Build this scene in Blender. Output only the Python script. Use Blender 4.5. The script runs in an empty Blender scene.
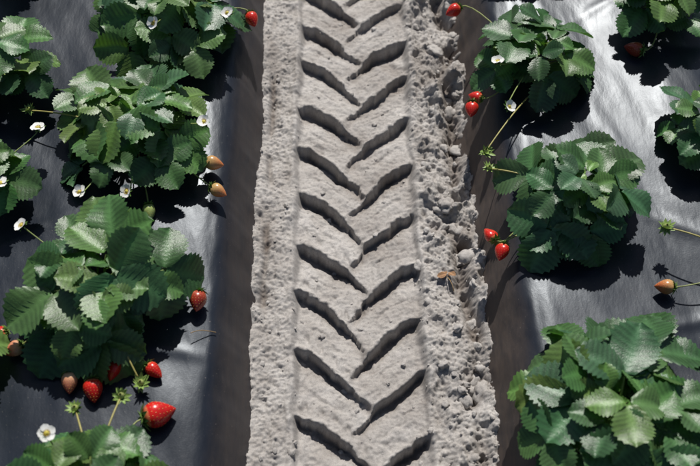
import bpy, math, random
import numpy as np
from mathutils import Vector, Matrix

scene = bpy.context.scene
R_ = math.radians
rng = random.Random(7)

# ---------------------------------------------------------------- helpers
_lat = {}
def vnoise(x, y, seed=0):
    if seed not in _lat:
        _lat[seed] = np.random.RandomState(seed + 11).rand(256, 256)
    g = _lat[seed]
    xi = np.floor(x).astype(int); yi = np.floor(y).astype(int)
    fx = x - xi; fy = y - yi
    fx = fx*fx*(3-2*fx); fy = fy*fy*(3-2*fy)
    a = g[xi & 255, yi & 255]; b = g[(xi+1) & 255, yi & 255]
    c = g[xi & 255, (yi+1) & 255]; d = g[(xi+1) & 255, (yi+1) & 255]
    return (a*(1-fx)+b*fx)*(1-fy) + (c*(1-fx)+d*fx)*fy - 0.5
def fbm(x, y, freq, octs=4, seed=0, gain=0.5):
    s = 0; a = 1.0
    for o in range(octs):
        ca, sa = math.cos(.6*o+.4), math.sin(.6*o+.4)
        s = s + a*vnoise((x*ca-y*sa)*freq+o*17.3, (x*sa+y*ca)*freq+o*9.1, seed+o); freq *= 2.03; a *= gain
    return s
def sstep(a, b, x):
    t = np.clip((x-a)/(b-a), 0, 1); return t*t*(3-2*t)

def grid_mesh(name, X, Y, Z, mat, attrs=None):
    ny, nx = X.shape
    co = np.stack([X, Y, Z], -1).reshape(-1, 3).astype(np.float32)
    me = bpy.data.meshes.new(name)
    i = np.arange(ny*nx).reshape(ny, nx)
    q = np.stack([i[:-1, :-1], i[:-1, 1:], i[1:, 1:], i[1:, :-1]], -1).reshape(-1)
    nf = len(q)//4
    me.vertices.add(ny*nx); me.vertices.foreach_set('co', co.ravel())
    me.loops.add(len(q)); me.loops.foreach_set('vertex_index', q.astype(np.int32))
    me.polygons.add(nf); me.polygons.foreach_set('loop_start', (np.arange(nf)*4).astype(np.int32))
    me.polygons.foreach_set('use_smooth', np.ones(nf, bool))
    me.update(calc_edges=True); me.validate()
    if attrs:
        for k, v in attrs.items():
            a = me.attributes.new(k, 'FLOAT', 'POINT'); a.data.foreach_set('value', v.ravel().astype(np.float32))
    me.materials.append(mat)
    ob = bpy.data.objects.new(name, me); scene.collection.objects.link(ob)
    return ob

class MB:
    """mesh builder with a colour attribute"""
    def __init__(s): s.v = []; s.f = []; s.c = []
    def add(s, vs, fs, cs):
        o = len(s.v); s.v += [tuple(v) for v in vs]; s.f += [tuple(i+o for i in f) for f in fs]
        s.c += cs if isinstance(cs, list) else [cs]*len(vs)
    def make(s, name, mat, smooth=True):
        me = bpy.data.meshes.new(name); me.from_pydata(s.v, [], s.f)
        me.polygons.foreach_set('use_smooth', [smooth]*len(me.polygons))
        a = me.color_attributes.new('Col', 'FLOAT_COLOR', 'POINT')
        a.data.foreach_set('color', [x for c in s.c for x in (c[0], c[1], c[2], 1.0)])
        me.materials.append(mat); me.update()
        return me

def link(me, name, parent=None):
    ob = bpy.data.objects.new(name, me); scene.collection.objects.link(ob)
    if parent: ob.parent = parent
    return ob

def tube(mb, pts, rads, col, n=6):
    pts = [Vector(p) for p in pts]; vs = []; fs = []
    for k, p in enumerate(pts):
        d = (pts[min(k+1, len(pts)-1)] - pts[max(k-1, 0)]).normalized()
        u = d.cross(Vector((0.3, 0.1, 1))).normalized() if abs(d.z) < .98 else d.cross(Vector((1, 0, 0))).normalized()
        w = d.cross(u)
        r = rads[k] if isinstance(rads, (list, tuple)) else rads
        for j in range(n):
            a = 2*math.pi*j/n; vs.append(p + r*(math.cos(a)*u + math.sin(a)*w))
    for k in range(len(pts)-1):
        for j in range(n):
            fs.append((k*n+j, k*n+(j+1) % n, (k+1)*n+(j+1) % n, (k+1)*n+j))
    mb.add(vs, fs, col)

def bez(a, b, c, d, n):
    a, b, c, d = map(Vector, (a, b, c, d)); out = []
    for i in range(n+1):
        t = i/n; out.append(a*(1-t)**3 + 3*b*t*(1-t)**2 + 3*c*t*t*(1-t) + d*t**3)
    return out

# ---------------------------------------------------------------- materials
def newmat(name):
    m = bpy.data.materials.new(name); m.use_nodes = True
    nt = m.node_tree; b = nt.nodes['Principled BSDF']; return m, nt, b
def N(nt, t, **kw):
    n = nt.nodes.new(t)
    for k, v in kw.items(): setattr(n, k, v)
    return n
def noise(nt, scale, detail=4, rough=.55, vec=None, sc3=None):
    tc = N(nt, 'ShaderNodeTexCoord')
    mp = N(nt, 'ShaderNodeMapping'); mp.inputs['Scale'].default_value = sc3 or (1, 1, 1)
    nt.links.new(tc.outputs['Object'], mp.inputs[0])
    n = N(nt, 'ShaderNodeTexNoise'); n.inputs['Scale'].default_value = scale
    n.inputs['Detail'].default_value = detail; n.inputs['Roughness'].default_value = rough
    nt.links.new(mp.outputs[0], n.inputs['Vector']); return n
def ramp(nt, src, stops):
    r = N(nt, 'ShaderNodeValToRGB'); e = r.color_ramp.elements
    while len(e) < len(stops): e.new(.5)
    for k, (p, c) in enumerate(stops):
        e[k].position = p; e[k].color = (c[0], c[1], c[2], 1) if not isinstance(c, (int, float)) else (c, c, c, 1)
    nt.links.new(src, r.inputs[0]); return r
def mixc(nt, f, a, b, mode='MIX'):
    m = N(nt, 'ShaderNodeMix', data_type='RGBA', blend_type=mode)
    for s, v in ((0, f), (6, a), (7, b)):
        if hasattr(v, 'is_output'): nt.links.new(v, m.inputs[s])
        else: m.inputs[s].default_value = v if s == 0 else (v[0], v[1], v[2], 1)
    return m.outputs[2]

def soil_material():
    m, nt, b = newmat('sandy_soil')
    n1 = noise(nt, 10, 7, .70); c1 = ramp(nt, n1.outputs[0], [(.3, (.40, .368, .340)), (.52, (.52, .490, .460)), (.75, (.60, .57, .545))])
    n2 = noise(nt, 1100, 2, .7); c2 = ramp(nt, n2.outputs[0], [(.3, .55), (.5, 1.0), (.75, 1.15)])
    col = mixc(nt, 1.0, c1.outputs[0], c2.outputs[0], 'MULTIPLY')
    n5 = noise(nt, 130, 4, .7); c5 = ramp(nt, n5.outputs[0], [(.32, .78), (.48, 1.0), (.8, 1.05)])
    col = mixc(nt, 1.0, col, c5.outputs[0], 'MULTIPLY')
    at = N(nt, 'ShaderNodeAttribute', attribute_name='damp_shade')
    col = mixc(nt, at.outputs['Fac'], col, (.16, .126, .102))  # dark brown for damp soil and for shade painted along the furrow edges
    nt.links.new(col, b.inputs['Base Color'])
    b.inputs['Roughness'].default_value = .95; b.inputs['Specular IOR Level'].default_value = .15
    nb = noise(nt, 480, 7, .85)
    bp = N(nt, 'ShaderNodeBump'); bp.inputs['Strength'].default_value = .8; bp.inputs['Distance'].default_value = .003
    nt.links.new(nb.outputs[0], bp.inputs['Height']); nt.links.new(bp.outputs[0], b.inputs['Normal'])
    return m

def plastic_material():
    m, nt, b = newmat('plastic_mulch_film')
    n1 = noise(nt, 6, 6, .65); n3 = noise(nt, 60, 6, .7, sc3=(1, .35, 1))
    base = ramp(nt, n1.outputs[0], [(.3, (.007, .010, .017)), (.7, (.013, .018, .028))])
    at = N(nt, 'ShaderNodeAttribute', attribute_name='dust')
    r3 = ramp(nt, n3.outputs[0], [(.3, 0.35), (.7, 1.0)])
    mul = N(nt, 'ShaderNodeMath', operation='MULTIPLY'); mul.use_clamp = True
    nt.links.new(at.outputs['Fac'], mul.inputs[0]); nt.links.new(r3.outputs[0], mul.inputs[1])
    col = mixc(nt, mul.outputs[0], base.outputs[0], (.11, .084, .068))
    n4 = noise(nt, 330, 2, .5); sp = ramp(nt, n4.outputs[0], [(.70, 0.0), (.76, .5)])
    col = mixc(nt, sp.outputs[0], col, (.20, .18, .16))
    nt.links.new(col, b.inputs['Base Color'])
    rr = ramp(nt, n1.outputs[0], [(.3, .30), (.7, .37)])
    ra = N(nt, 'ShaderNodeMath', operation='MULTIPLY_ADD'); ra.use_clamp = True
    nt.links.new(mul.outputs[0], ra.inputs[0]); ra.inputs[1].default_value = .45; nt.links.new(rr.outputs[0], ra.inputs[2])
    nt.links.new(ra.outputs[0], b.inputs['Roughness'])
    b.inputs['Specular IOR Level'].default_value = .28
    b.inputs['Specular Tint'].default_value = (.88, .94, 1.0, 1)
    nb = noise(nt, 22, 4, .55, sc3=(1, .4, 1)); nb2 = noise(nt, 420, 3, .6)
    ad = N(nt, 'ShaderNodeMath', operation='MULTIPLY_ADD'); nt.links.new(nb2.outputs[0], ad.inputs[0]); ad.inputs[1].default_value = .07
    nt.links.new(nb.outputs[0], ad.inputs[2])
    bp = N(nt, 'ShaderNodeBump'); bp.inputs['Strength'].default_value = .2; bp.inputs['Distance'].default_value = .006
    nt.links.new(ad.outputs[0], bp.inputs['Height']); nt.links.new(bp.outputs[0], b.inputs['Normal'])
    return m

def leaf_material():
    m, nt, b = newmat('strawberry_leaf')
    at = N(nt, 'ShaderNodeAttribute', attribute_name='Col')
    n = noise(nt, 45, 4, .6); r = ramp(nt, n.outputs[0], [(.3, .8), (.7, 1.15)])
    col = mixc(nt, 1.0, at.outputs['Color'], r.outputs[0], 'MULTIPLY')
    nt.links.new(col, b.inputs['Base Color'])
    b.inputs['Roughness'].default_value = .36; b.inputs['Specular IOR Level'].default_value = .45
    nb = noise(nt, 350, 3, .6)
    bp = N(nt, 'ShaderNodeBump'); bp.inputs['Strength'].default_value = .3; bp.inputs['Distance'].default_value = .002
    nt.links.new(nb.outputs[0], bp.inputs['Height']); nt.links.new(bp.outputs[0], b.inputs['Normal'])
    tr = N(nt, 'ShaderNodeBsdfTranslucent')
    tcol = mixc(nt, 1.0, col, (1.6, 1.9, .5), 'MULTIPLY'); nt.links.new(tcol, tr.inputs[0])
    mx = N(nt, 'ShaderNodeMixShader'); mx.inputs[0].default_value = .2
    nt.links.new(b.outputs[0], mx.inputs[1]); nt.links.new(tr.outputs[0], mx.inputs[2])
    nt.links.new(mx.outputs[0], nt.nodes['Material Output'].inputs['Surface'])
    return m

def attr_material(name, rough, spec=.5):
    m, nt, b = newmat(name)
    at = N(nt, 'ShaderNodeAttribute', attribute_name='Col')
    n = noise(nt, 120, 3, .5); r = ramp(nt, n.outputs[0], [(.3, .85), (.7, 1.1)])
    nt.links.new(mixc(nt, 1.0, at.outputs['Color'], r.outputs[0], 'MULTIPLY'), b.inputs['Base Color'])
    b.inputs['Roughness'].default_value = rough; b.inputs['Specular IOR Level'].default_value = spec
    return m

M_soil = soil_material(); M_pl = plastic_material(); M_leaf = leaf_material()
M_stem = attr_material('green_stem', .5); M_berry = attr_material('strawberry_skin', .28, .5)
M_flower = attr_material('petal', .6, .3); M_dry = attr_material('dry_leaf', .8, .2)

# ---------------------------------------------------------------- furrow soil
FL, FR = -.164, .263      # furrow edges
TC, TL, TR = .028, -.090, .147
def furrow_height(X, Y):
    n_lo = fbm(X, Y, 7, 3, 1); n_md = fbm(X, Y, 38, 4, 5, .55); n_hi = fbm(X, Y, 190, 3, 9, .7)
    Xw = X + .010*fbm(X, Y, 14, 3, 21); Yw = Y + .018*fbm(X, Y, 11, 2, 31) + .009*fbm(X, Y, 48, 4, 35, .6)
    P = .12
    tL = np.clip((Xw-TL)/(TC-TL), -.3, 1.4); tR = np.clip((TR-Xw)/(TR-TC), -.3, 1.4)
    phL = (Yw + .092*np.abs(tL)**1.5*np.sign(tL) - .098)/P
    phR = (Yw + .098*np.abs(tR)**1.45*np.sign(tR) - .050)/P
    scuff = sstep(-.05, .45, fbm(X, Y, 8, 3, 211))
    def prof(ph, t, sd):
        f = ph - np.floor(ph); idx = np.floor(ph)
        var = .90+.7*vnoise(idx*3.7+.5, idx*0+2.5, sd)
        ramp_ = np.clip((f-.08)/(.93-.08), 0, 1)
        dep = (.25*ramp_ + .75*ramp_**3.0)*(1-sstep(.955, 1.0, f))
        lip = np.exp(-((f-.03)/.05)**2)+np.exp(-((f-1.03)/.05)**2)
        env = sstep(-.06, .07, t)*(1-sstep(1.0, 1.20, t))
        k = (.62+.38*np.sin(np.pi*np.clip(t*.9+.08, 0, 1)))*var*(1-.35*scuff)
        plate = .0022*np.sin(f*2*np.pi*3+t*3+idx)*vnoise(idx*2.1+.3, t*3, sd+4)*2
        groove = -.004*np.exp(-((f-.42-.1*t)/.035)**2)*sstep(.1, .3, t)*(1-sstep(.6, .85, t))
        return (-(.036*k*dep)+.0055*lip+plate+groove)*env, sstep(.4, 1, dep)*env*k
    hl, dl = prof(phL, tL, 61); hr, dr = prof(phR, tR, 67)
    sw = sstep(-.010, .010, Xw-TC+.016*fbm(X, Y, 18, 2, 77)+.010*np.sin(Y*2*np.pi/P))
    h = hl*(1-sw)+hr*sw
    h = np.minimum(h, np.where((tL > .9) & (tL < 1.18), hl, 9)); h = np.minimum(h, np.where((tR > .9) & (tR < 1.18), hr, 9))
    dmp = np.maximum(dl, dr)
    inside = sstep(TL-.010, TL+.004, Xw)*(1-sstep(TR-.004, TR+.010, Xw))
    f = phL - np.floor(phL)
    cell = np.sin(Xw*2*np.pi/.026)*.5+.5
    h = h - .005*(1-sw)*inside*np.exp(-((f-.25)/.06)**2)*sstep(.55, .9, cell)*sstep(.25, -.1, Y)
    rim = np.exp(-((Xw-(TL-.010))/.009)**2) + 1.2*np.exp(-((Xw-(TR+.010))/.012)**2)
    rough_r = sstep(TR-.005, TR+.03, X)
    rough_l = 1-sstep(TL-.03, TL, X)
    billow = np.abs(fbm(X, Y, 15, 4, 41, .55))
    lumps = sstep(.0, .35, fbm(X, Y, 22, 3, 141, .5))
    patch = sstep(-.15, .35, fbm(X, Y, 6, 2, 151))
    z = .004 + .008*(1-inside) + inside*h - .004*inside + rim*(.003+.012*fbm(X, Y, 30, 3, 51))
    z = z + n_lo*(.014*rough_r+.010*rough_l+.006)
    z = z + n_md*(.009*rough_r*(.4+patch) + .0034*rough_l + .0040)
    z = z + rough_r*(.016*lumps*patch + .012*(billow-.2))
    z = z + n_hi*(.0036*rough_r+.0026*rough_l+.0024)
    z = z + .010*sstep(FL+.03, FL-.01, X+.012*fbm(X, Y, 20, 3, 221)) + .006*sstep(FR-.02, FR+.02, X)
    pit = np.exp(-((X-(FR-.028+.03*fbm(X, Y, 7, 2, 171)))/.017)**2)*sstep(-.05, .22, fbm(X, Y, 8, 3, 61)+.36*np.clip(Y+.12, -.5, .4))
    z = z - .034*pit
    edge_l = np.exp(-((X-(FL+.012+.01*fbm(X, Y, 15, 2, 231)))/.006)**2)*sstep(-.1, .2, fbm(X, Y, 12, 2, 241))
    z = z - .010*edge_l
    crater = sstep(.20, .5, fbm(X, Y, 24, 2, 161))
    z = z - .011*crater*(rough_l*.6+rough_r+.35*inside)
    damp_shade = inside*(np.clip(dmp, 0, 1)*.55+.26*sstep(-.05, .5, fbm(X, Y, 9, 4, 251))) + .40*rough_r*sstep(.1, .5, fbm(X, Y, 13, 4, 71)) + .18*inside*sw*sstep(0, .4, fbm(X, Y, 8, 3, 81))
    damp_shade = damp_shade + .38*np.exp(-((X+.148)/.02)**2)*sstep(0, .35, fbm(X, Y, 12, 3, 91)) + .65*pit + .4*edge_l + .15*crater  # right-edge pits and left edge groove: shade painted into the soil colour
    return z, np.clip(damp_shade, 0, 1)
ys = np.concatenate([np.arange(-3, -.75, .02), np.arange(-.75, .95, .0020), np.arange(.95, 6, .02)])
xs = np.arange(FL-.06, FR+.07, .0020)
X, Y = np.meshgrid(xs, ys); Z, D = furrow_height(X, Y)
grid_mesh('furrow_soil', X, Y, Z, M_soil, {'damp_shade': D})

g = np.concatenate([np.linspace(-150, -8, 12), np.linspace(-7, 7, 60), np.linspace(8, 150, 12)])
X, Y = np.meshgrid(g, g); Z = -.06 + .01*fbm(X, Y, 2, 3, 3)
grid_mesh('ground', X, Y, Z, M_soil, {'damp_shade': np.zeros_like(X)})

def clods():
    import bmesh
    bm = bmesh.new(); bmesh.ops.create_icosphere(bm, subdivisions=3, radius=1)
    bv = np.array([v.co[:] for v in bm.verts]); bf = [[v.index for v in f.verts] for f in bm.faces]; bm.free()
    rs = np.random.RandomState(4)
    V = []; F = []; o = 0
    def put(x, y, s, flat=.65, zz=None):
        nonlocal o
        a0, b0 = rs.rand()*50, rs.rand()*50
        f = 1 + .75*fbm(bv[:, 0]+bv[:, 2]*.8+a0, bv[:, 1]+bv[:, 2]*.6+b0, 1.5, 3, 3, .6)
        v = bv*f[:, None]*s*np.array([rs.uniform(.7, 1.35), rs.uniform(.7, 1.25), flat])
        a = rs.rand()*6.3; c, sn = math.cos(a), math.sin(a)
        v = np.stack([v[:, 0]*c-v[:, 1]*sn, v[:, 0]*sn+v[:, 1]*c, v[:, 2]], 1)
        if zz is None: zz = float(furrow_height(np.array([[x]]), np.array([[y]]))[0][0, 0])
        v += np.array([x, y, zz+s*flat*.2])
        V.append(v); F.extend([[i+o for i in q] for q in bf]); o += len(v)
    for i in range(330):
        s = min(.0011*rs.pareto(1.5)+.0011, .009)
        put(rs.uniform(TR-.002, FR+.006), rs.uniform(-.6, .85), s)
    for i in range(20):
        put(rs.uniform(TR+.05, FR-.005), rs.uniform(-.45, .75), rs.uniform(.009, .018), .7)
    for i in range(130):
        s = min(.0009*rs.pareto(1.7)+.0009, .006)
        put(rs.uniform(FL-.008, TL+.005), rs.uniform(-.6, .85), s)
    for i in range(200):
        put(rs.uniform(TL, TR), rs.uniform(-.6, .85), min(.0008*rs.pareto(1.6)+.0008, .005))
    me = bpy.data.meshes.new('soil_clods'); me.from_pydata(np.concatenate(V).tolist(), [], F)
    me.polygons.foreach_set('use_smooth', [True]*len(me.polygons)); me.materials.append(M_soil)
    link(me, 'soil_clods')
clods()

# ---------------------------------------------------------------- beds
def prof_table(pts, width=.92):
    d = np.arange(-.04, width+.04, .002)
    p = pts + [(width-a, b) for a, b in reversed(pts[:6])]
    z = np.interp(d, [q[0] for q in p], [q[1] for q in p])
    k = np.exp(-(np.arange(-12, 13)/5.0)**2); k /= k.sum()
    return d, np.convolve(np.pad(z, 12, mode='edge'), k, mode='valid')
PL = prof_table([(-.035, -.06), (0, 0), (.038, .094), (.050, .116), (.064, .128), (.09, .134), (.2, .147), (.30, .157), (.5, .160)])
PR = prof_table([(-.035, -.06), (0, 0), (.036, .088), (.050, .112), (.066, .124), (.10, .130), (.26, .132), (.31, .137), (.37, .147), (.44, .148)])
def bed(name, foot, sgn, tab, seed, fine=True, y0=-3, y1=6):
    d0, z0 = tab
    dd = np.concatenate([np.arange(-.03, .16, .004), np.arange(.16, .76, .008), np.arange(.76, .95, .01)]) if fine else np.linspace(-.03, .95, 40)
    yy = np.concatenate([np.arange(y0, -.8, .08), np.arange(-.8, 1.1, .006), np.arange(1.1, y1, .08)]) if fine else np.arange(y0, y1, .15)
    Dm, Y = np.meshgrid(dd, yy)
    Ds = Dm
    if seed == 200:   # film pulled up along a slightly diagonal line
        Ds = Dm - sstep(.15, .30, Dm)*sstep(.6, .45, Dm)*(.12*np.clip(.45-Y, 0, .8))
    Z = np.interp(Ds, d0, z0)
    X = foot + sgn*Dm
    side = 1-sstep(.04, .10, Dm)
    off = (.010*fbm(Dm*.3, Y, 5, 3, seed) + .004*fbm(Dm*.5, Y, 18, 3, seed+5))
    X = X + sgn*off*side
    top = sstep(.05, .12, Dm)
    Z = Z + top*(.010*fbm(X, Y, 3.0, 3, seed+9) + .0014*fbm(X*2.0+Y*.7, Y*.4, 14, 3, seed+13))
    for (a, b, c, w, h) in ((.35, .6, .10, .010, .003), (-.5, .8, .30, .012, .0035), (.8, .5, -.22, .008, .0025), (.1, .9, .45, .014, .003), (-.2, .9, -.40, .010, .003)):
        ln = a*Dm + b*Y - c*.8 + .015*fbm(X, Y, 4, 2, seed+31)
        Z = Z + top*h*np.exp(-(ln/w)**2)*sstep(-.1, .3, fbm(X, Y, 3, 2, seed+37))
    Z = Z + side*.003*fbm(Dm*3, Y*.6, 20, 3, seed+23)
    dust = np.clip((1-sstep(.03, .075, Dm))*.8 + .55*sstep(.02, -.02, Dm-.012) + .06*sstep(0, .5, fbm(X, Y, 5, 4, seed+29)), 0, 1)
    if sgn < 0: dust *= .5
    return grid_mesh(name, X, Y, Z, M_pl, {'dust': dust})
bed('plastic_mulch_bed', FL, -1, PL, 100)
bed('plastic_mulch_bed.001', FR, 1, PR, 200)
for i, (f, s) in enumerate([(-1.52, -1), (1.62, 1), (-2.88, -1), (2.98, 1)]):
    bed('plastic_mulch_bed.%03d' % (i+2), f, s, PL, 300+i*40, False)

# ---------------------------------------------------------------- strawberry parts
def leaflet(mb, mat4, L, W, g, r):
    rows = 18; ss = [-1, -.68, -.34, 0, .34, .68, 1]
    vs = []; cs = []
    fold = r.uniform(.10, .45); droop = r.uniform(.0, .30); wav = r.uniform(.02, .065)
    ph = r.uniform(0, 6)
    for i in range(rows+1):
        t = i/rows
        ym = L*(t**1.12)*.97
        u = t
        xe = W*.5*(math.sin(math.pi*min(1, .05+.95*u**.95))**.60 if u < 1 else .02)
        ye = L*(.02+.98*(u**.76))
        if i == rows: ye = ym = L*1.0
        vein = (i % 2 == 0)
        for s in ss:
            a = abs(s)
            x = xe*a; y = ym*(1-a)+ye*a
            if a == 1 and 0 < i < rows:
                x *= 1.06 if vein else .92; y += (.014 if vein else -.016)*L
            z = fold*x*(1-.5*x/W) - droop*L*t*t + (0 if vein else .026*L)*math.sin(math.pi*min(a*.8+.1, 1))*(1 if t < .95 else 0)
            z += wav*L*a*math.sin(ph+t*7+(2 if s < 0 else 0))
            vs.append(mat4 @ Vector((x*(1 if s > 0 else -1), y, z)))
            c = g
            m = 1.75 if a == 0 else (1.30 if vein else .82)
            if a == 1: m *= 1.1
            cs.append((c[0]*m*1.02, c[1]*m, c[2]*m))
    n = len(ss); fs = []
    for i in range(rows):
        for j in range(n-1):
            fs.append((i*n+j, i*n+j+1, (i+1)*n+j+1, (i+1)*n+j))
    mb.add(vs, fs, cs)

def trifoliate(mb, hub, azim, tilt, roll, size, g, r):
    base = Matrix.Translation(hub) @ Matrix.Rotation(azim, 4, 'Z') @ Matrix.Rotation(-tilt, 4, 'X') @ Matrix.Rotation(roll, 4, 'Y')
    for k, a in enumerate((0, 1, -1)):
        L = size*(1.0 if k == 0 else .92)*r.uniform(.92, 1.06)
        W = L*r.uniform(.84, .96)
        ang = a*r.uniform(R_(70), R_(95))
        m = base @ Matrix.Rotation(ang, 4, 'Z') @ Matrix.Rotation(r.uniform(-.25, .25), 4, 'X') @ Matrix.Rotation(r.uniform(-.32, .32), 4, 'Y') @ Matrix.Translation((0, .005, 0))
        gg = [c*r.uniform(.90, 1.10) for c in g]
        leaflet(mb, m, L, W, gg, r)

GREENS = [(.042, .098, .035), (.048, .112, .038), (.060, .130, .040), (.034, .082, .033), (.074, .146, .042), (.044, .106, .046), (.085, .152, .040)]
def plant_meshes(seed, R, nl, size, hgt):
    r = random.Random(seed); lf = MB(); st = MB()
    az0 = r.uniform(0, 6)
    for i in range(nl):
        q = math.sqrt((i+.3)/nl)
        az = az0 + i*2.39996 + r.uniform(-.4, .4)
        rr = max(0, (R-size*.75)*q*r.uniform(.78, 1.14))
        z = hgt*(1-.62*q*q)+r.uniform(-.020, .018)
        hub = Vector((-math.sin(az)*rr, math.cos(az)*rr, max(z, .02)))
        tilt = R_(2)+R_(30)*q*q + R_(r.uniform(-22, 20))
        sz = size*r.uniform(.68, 1.14)*(1 if q > .3 else .85)
        trifoliate(lf, hub, az+r.uniform(-.6, .6), tilt, R_(r.uniform(-24, 24)), sz, r.choice(GREENS), r)
        p0 = Vector((r.uniform(-.012, .012), r.uniform(-.012, .012), 0))
        pts = bez(p0, p0+Vector((0, 0, hub.z*.7)), hub*.8+Vector((0, 0, .01)), hub, 6)
        tube(st, pts, [.0022]*5+[.0018, .0014], (.22, .29, .09))
    for i in range(5):
        az = r.uniform(0, 6.28); p = Vector((math.cos(az)*.02, math.sin(az)*.02, hgt*r.uniform(.6, .95)))
        trifoliate(lf, p, az, R_(r.uniform(20, 60)), 0, size*.42, (.10, .20, .045), r)
    return lf.make('leaves', M_leaf), st.make('petioles', M_stem)

def bedz(x):
    if x < 0: return float(np.interp(FL-x, *PL))
    return float(np.interp(x-FR, *PR))

plants = []
def plant(x, y, R, nl, seed, size=.066, hgt=.112, me=None, rz=0, zoff=0):
    e = bpy.data.objects.new('strawberry_plant', None); scene.collection.objects.link(e)
    e.empty_display_size = .05
    z = .152 if abs(x) > 1 else bedz(x)
    e.location = (x, y, z+zoff); e.rotation_euler = (0, 0, rz)
    if me is None: me = plant_meshes(seed, R, nl, size, hgt)
    link(me[0], 'leaves', e); link(me[1], 'petioles', e)
    plants.append((e, me)); return e, me

PLANTS = [(-.360, .420, .180, 21, 1, .082), (-.398, .125, .180, 23, 2, .081), (-.414, -.235, .174, 21, 3, .083),
          (-.385, -.595, .142, 14, 4, .074), (-.665, .265, .128, 11, 5, .070), (-.655, -.005, .102, 8, 6, .064),
          (.400, .305, .140, 16, 7, .071), (.430, -.045, .148, 17, 8, .078), (.438, -.470, .196, 26, 9, .088),
          (.685, .440, .120, 11, 10, .068), (.705, .105, .124, 11, 11, .068), (.755, -.200, .100, 8, 12, .062)]
main = [plant(*p) for p in PLANTS]

r = random.Random(99)
for col, ylist in ((-.39, [-.93, -1.25, .75, 1.05, 1.4, 1.75]), (-.70, [-.4, -.8, -1.15, .62, .95, 1.3, 1.65]),
                   (.42, [-.90, -1.24, .70, 1.0, 1.35, 1.7]), (.76, [-.58, -.9, -1.3, .80, 1.1, 1.45])):
    for yv in ylist:
        plant(col+r.uniform(-.03, .03), yv, 0, 0, 0, me=main[r.randrange(8)][1], rz=r.uniform(0, 6))

def nearest(x, y):
    return min(main, key=lambda q: (q[0].location.x-x)**2+(q[0].location.y-y)**2)[0]

def sepals(mb, m, n, L, col, r, cup=.3, back=False):
    for k in range(n):
        a = 2*math.pi*k/n + r.uniform(-.15, .15); l = L*r.uniform(.8, 1.15); w = l*.20
        M2 = m @ Matrix.Rotation(a, 4, 'Z')
        vs = []; fs = []
        for j, (y, ww, z) in enumerate(((.08, .7, 0), (.4, 1.1, cup*.25), (.72, .75, cup*.7), (1.0, .05, cup*1.3))):
            for sx in (-1, 0, 1):
                vs.append(M2 @ Vector((sx*ww*w, y*l, z*l + (abs(sx)*.12*l*ww if sx else 0))))
        for j in range(3):
            for q in range(2): fs.append((j*3+q, j*3+q+1, j*3+q+4, j*3+q+3))
        mb.add(vs, fs, col)

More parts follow.
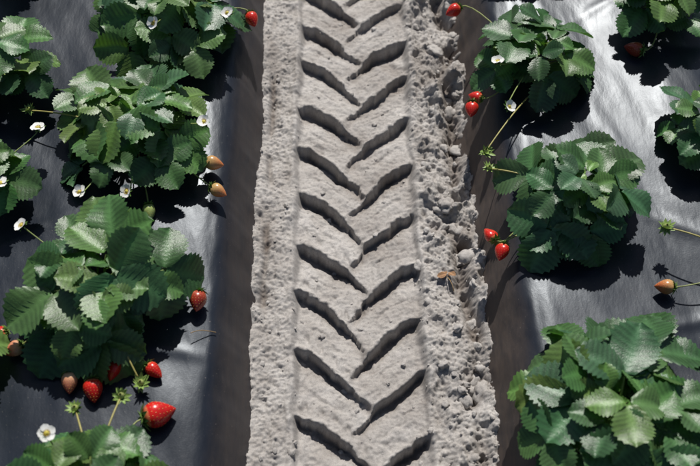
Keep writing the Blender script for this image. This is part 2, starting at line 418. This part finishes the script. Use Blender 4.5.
def strawberry(x, y, size, kind, heading, pitch=8, z=None, stem=True, seed=0):
    r = random.Random(seed*31+5); mb = MB()
    L = size; Rm = size*.40
    nt_, na = 18, 24
    cols = {'red': ((.58, .016, .012), (.50, .010, .008)), 'blush': ((.62, .38, .22), (.55, .07, .035)),
            'pale': ((.55, .50, .28), (.60, .42, .24)), 'green': ((.26, .34, .10), (.30, .38, .13)),
            'orange': ((.50, .32, .13), (.52, .13, .04)), 'dark': ((.36, .06, .03), (.30, .02, .012))}[kind]
    def prof(t): return Rm*(math.sin(math.pi*min(1, t*.93+.07)**.78)**.78)*(1-.10*t)
    vs = []; cs = []; fs = []
    lx, ly = r.uniform(.9, 1.1), r.uniform(.88, 1.05)
    for i in range(nt_+1):
        t = i/nt_; pr = prof(t) if 0 < i < nt_ else .0005
        for j in range(na):
            a = 2*math.pi*j/na; rr = pr*(1+.05*math.sin(2*a+seed)+.03*math.sin(3*a+t*4))
            vs.append(Vector((rr*math.cos(a)*lx, t*L, rr*math.sin(a)*ly)))
            mix = min(1, max(0, t*1.3+.2*math.sin(a+seed)-.15))
            c = [cols[0][q]*(1-mix)+cols[1][q]*mix for q in range(3)]
            if kind == 'red' and t < .12: c = [.6, .16, .07]
            cs.append(tuple(c))
    for i in range(nt_):
        for j in range(na): fs.append((i*na+j, (i+1)*na+j, (i+1)*na+(j+1) % na, i*na+(j+1) % na))
    sv = []; sf = []; sc = []
    for i in range(2, nt_-1, 2):
        t = (i+.3)/nt_; pr = prof(t); m_ = max(5, int(2*math.pi*pr/(size*.135)))
        for j in range(m_):
            a = 2*math.pi*(j+.5*(i//2 % 2))/m_
            rr = pr*(1+.05*math.sin(2*a+seed)+.03*math.sin(3*a+t*4))
            c = Vector((rr*math.cos(a)*lx, t*L, rr*math.sin(a)*ly)); n = Vector((math.cos(a), .15, math.sin(a))).normalized()
            tt = Vector((0, 1, 0)); b = n.cross(tt)
            s = size*.014; o = len(sv)
            sv += [c+n*s*.8, c+tt*s*1.5, c-tt*s*1.5, c+b*s, c-b*s]
            sf += [(o, o+1, o+3), (o, o+3, o+2), (o, o+2, o+4), (o, o+4, o+1)]
            sc += [(.50, .32, .08) if kind != 'red' else (.56, .28, .06)]*5
    e = nearest(x, y)
    if z is None: z = bedz(x)+Rm*.95
    M = Matrix.Translation(Vector((x, y, z))-e.location) @ Matrix.Rotation(R_(heading), 4, 'Z') @ Matrix.Rotation(R_(-pitch), 4, 'X') @ Matrix.Translation((0, -L*.5, 0))
    mb.add([M @ v for v in vs], fs, cs); mb.add([M @ v for v in sv], sf, sc)
    link(mb.make('strawberry', M_berry), 'strawberry', e)
    cb = MB()
    mc = M @ Matrix.Rotation(R_(90), 4, 'X')
    sepals(cb, mc, 10, size*.42, (.13, .23, .05), r, -.18)
    sepals(cb, mc, 7, size*.30, (.17, .28, .07), r, .35)
    p = M @ Vector((0, 0, 0)); dirv = (M.to_3x3() @ Vector((0, -1, 0)))
    end = Vector((0, 0, .02)) if stem else p + dirv*.03
    pts = bez(p, p+dirv*.03+Vector((0, 0, .004)), end*.6+p*.4+Vector((0, 0, .02)), end, 8)
    tube(cb, pts, .0014, (.24, .27, .08))
    link(cb.make('calyx_and_stalk', M_stem), 'calyx_and_stalk', e)

def flower(x, y, z, size=.015, tilt=(0, 0), seed=0):
    r = random.Random(seed*7+3); e = nearest(x, y); mb = MB()
    M = Matrix.Translation(Vector((x, y, z))-e.location) @ Matrix.Rotation(R_(tilt[0]), 4, 'X') @ Matrix.Rotation(R_(tilt[1]), 4, 'Y') @ Matrix.Rotation(r.uniform(0, 6), 4, 'Z')
    for k in range(5):
        M2 = M @ Matrix.Rotation(2*math.pi*k/5+r.uniform(-.1, .1), 4, 'Z') @ Matrix.Rotation(r.uniform(-.15, .35), 4, 'X')
        vs = []; fs = []
        rows = [(.12, .10), (.35, .40), (.62, .52), (.86, .42), (1.0, .16)]
        for (yy, ww) in rows:
            for s in (-1, -.5, 0, .5, 1):
                vs.append(M2 @ Vector((s*ww*size, yy*size*(1-.06*abs(s)), size*(.10+.20*yy*yy+.12*abs(s)*ww*(1 if k % 2 else .6)) + .0004*k)))
        for i in range(4):
            for j in range(4): fs.append((i*5+j, i*5+j+1, (i+1)*5+j+1, (i+1)*5+j))
        mb.add(vs, fs, (.72, .72, .68))
    vs = []; fs = []; n = 12
    for i in range(5):
        a = i/4*math.pi/2
        for j in range(n):
            b = 2*math.pi*j/n; rr = size*.32*math.cos(a)+1e-5
            vs.append(M @ Vector((rr*math.cos(b), rr*math.sin(b), size*(.10+.26*math.sin(a)))))
    for i in range(4):
        for j in range(n): fs.append((i*n+j, i*n+(j+1) % n, (i+1)*n+(j+1) % n, (i+1)*n+j))
    mb.add(vs, fs, (.50, .42, .07))
    for j in range(16):
        a = 2*math.pi*j/16; q = M @ Vector((math.cos(a)*size*.38, math.sin(a)*size*.38, size*.32))
        tube(mb, [M @ Vector((math.cos(a)*size*.22, math.sin(a)*size*.22, size*.1)), q], [.0003, .0006], (.66, .46, .05), 4)
    link(mb.make('flower', M_flower), 'flower', e)
    cb = MB(); sepals(cb, M, 10, size*.95, (.12, .22, .05), r, .12)
    p = M @ Vector((0, 0, 0)); end = Vector((0, 0, .02))
    d = M.to_3x3() @ Vector((0, 0, -1))
    tube(cb, bez(p, p+d*.025, end+Vector((0, 0, .05)), end, 8), .0012, (.22, .28, .08))
    link(cb.make('flower_stalk', M_stem), 'flower_stalk', e)

BER = [(-.410, -.410, .040, 'red', 190, 1), (-.450, -.397, .036, 'blush', 185, 2), (-.384, -.372, .036, 'red', 170, 3),
       (-.299, -.448, .054, 'red', -68, 4), (-.316, -.370, .034, 'red', 230, 5), (-.253, -.240, .038, 'dark', 175, 6),
       (-.552, -.335, .032, 'blush', 120, 7), (-.582, -.306, .030, 'red', 110, 8), (-.230, -.005, .034, 'orange', 240, 9),
       (-.242, .060, .036, 'orange', 262, 10), (-.185, .440, .036, 'red', 200, 11), (-.355, -.052, .032, 'green', 190, 12),
       (.272, .232, .030, 'red', 60, 13), (.262, .198, .034, 'red', 170, 14), (.272, -.095, .034, 'red', 30, 15),
       (.290, -.134, .034, 'red', 160, 16), (.608, .345, .040, 'dark', 60, 17), (.567, -.218, .034, 'orange', 80, 18),
       (.244, .475, .036, 'red', 120, 19)]
for x, y, s, k, h, sd in BER:
    z = None
    if x > .24 and x < .3: z = bedz(.33)+.012 if y < 0 else bedz(.33)+.02
    if x > -.27 and x < -.18: z = bedz(-.28)+.02
    strawberry(x, y, s, k, h, 10, z, True, sd)
FLW = [(-.470, -.045, .215), (-.385, -.045, .215), (-.252, .085, .250), (-.565, .095, .225), (-.60, -.05, .25), (-.548, -.140, .25),
       (-.450, -.513, .245), (.305, .235, .24), (.318, .135, .225), (-.225, .375, .24), (-.358, .30, .290)]
for i, (x, y, z) in enumerate(FLW):
    flower(x, y, z, .0138, (rng.uniform(-10, 40), rng.uniform(-30, 30)), i)

def bud(x, y, z, x2, y2, z2, seed):
    r = random.Random(seed); e = nearest(x2, y2); o = e.location; cb = MB()
    p = Vector((x, y, z))-o; q = Vector((x2, y2, z2))-o
    tube(cb, bez(p, p+(q-p)*.3+Vector((0, 0, .015)), p+(q-p)*.7+Vector((0, 0, .02)), q, 10), .0015, (.34, .30, .09))
    for k in range(2):
        m = Matrix.Translation(p) @ Matrix.Rotation(r.uniform(-.5, .5), 4, 'X') @ Matrix.Rotation(r.uniform(-.5, .5), 4, 'Y')
        sepals(cb, m, 9, .015, (.20, .30, .07), r, .5-.5*k)
    tube(cb, [p+Vector((0, 0, -.002)), p+Vector((0, 0, .004)), p+Vector((0, 0, .009))], [.002, .006, .002], (.32, .36, .12), 10)
    link(cb.make('flower_bud', M_stem), 'flower_bud', e)
bud(.278, .030, .17, .40, -.02, .17, 1); bud(.275, .070, .17, .38, .22, .16, 2)
bud(.578, -.12, .19, .70, -.18, .18, 3); bud(-.60, .16, .2, -.42, .11, .20, 4); bud(-.335, -.395, .16, -.39, -.30, .18, 5)
bud(-.355, -.435, .20, -.38, -.56, .2, 6); bud(-.425, -.455, .20, -.38, -.56, .2, 7)

def dry_leaf():
    r = random.Random(3); mb = MB()
    z0 = float(furrow_height(np.array([[.2]]), np.array([[-.118]]))[0][0, 0])+.006
    for k in range(3):
        m = Matrix.Translation((.196+.004*k, -.118+.004*k, z0)) @ Matrix.Rotation(k*1.9, 4, 'Z') @ Matrix.Rotation(.5*k-.4, 4, 'X')
        leaflet(mb, m, .020, .013, (.22, .13, .07), r)
    tube(mb, bez((.2, -.12, z0), (.205, -.13, z0+.01), (.21, -.145, z0+.006), (.212, -.15, z0-.004), 6), .0008, (.35, .24, .12))
    link(mb.make('dry_leaf', M_dry), 'dry_leaf')
dry_leaf()
mb = MB(); tube(mb, bez((-.262, -.298, .150), (-.25, -.29, .148), (-.24, -.288, .142), (-.222, -.286, .128), 6), .0009, (.25, .17, .09)); link(mb.make('dry_stalk', M_dry), 'dry_stalk')

# ---------------------------------------------------------------- light, sky, camera
Ld = Vector((.05, .64, .77)).normalized()
el = math.asin(Ld.z); az = math.atan2(Ld.x, Ld.y)
wd = bpy.data.worlds.new('World'); scene.world = wd; wd.use_nodes = True
nt = wd.node_tree; sk = nt.nodes.new('ShaderNodeTexSky'); sk.sky_type = 'NISHITA'; sk.sun_disc = False
sk.sun_elevation = el; sk.sun_rotation = az
nt.links.new(sk.outputs[0], nt.nodes['Background'].inputs[0]); nt.nodes['Background'].inputs[1].default_value = .06
sl = bpy.data.lights.new('sun', 'SUN'); sl.energy = 5.0; sl.angle = R_(.53); sl.color = (1, .965, .915)
so = bpy.data.objects.new('sun', sl); scene.collection.objects.link(so)
so.rotation_euler = Ld.to_track_quat('Z', 'Y').to_euler()
H = 1.64
cam = bpy.data.cameras.new('camera'); cam.lens = 50; cam.sensor_width = 36; cam.clip_start = .01; cam.clip_end = 500
cam.dof.use_dof = True; cam.dof.focus_distance = 1.86; cam.dof.aperture_fstop = 3.5
co = bpy.data.objects.new('camera', cam); scene.collection.objects.link(co)
co.location = (0, -H/math.tan(R_(57)), H); co.rotation_euler = (R_(33), 0, R_(-.835))
scene.camera = co
scene.view_settings.view_transform = 'Standard'; scene.view_settings.look = 'None'; scene.view_settings.exposure = 0
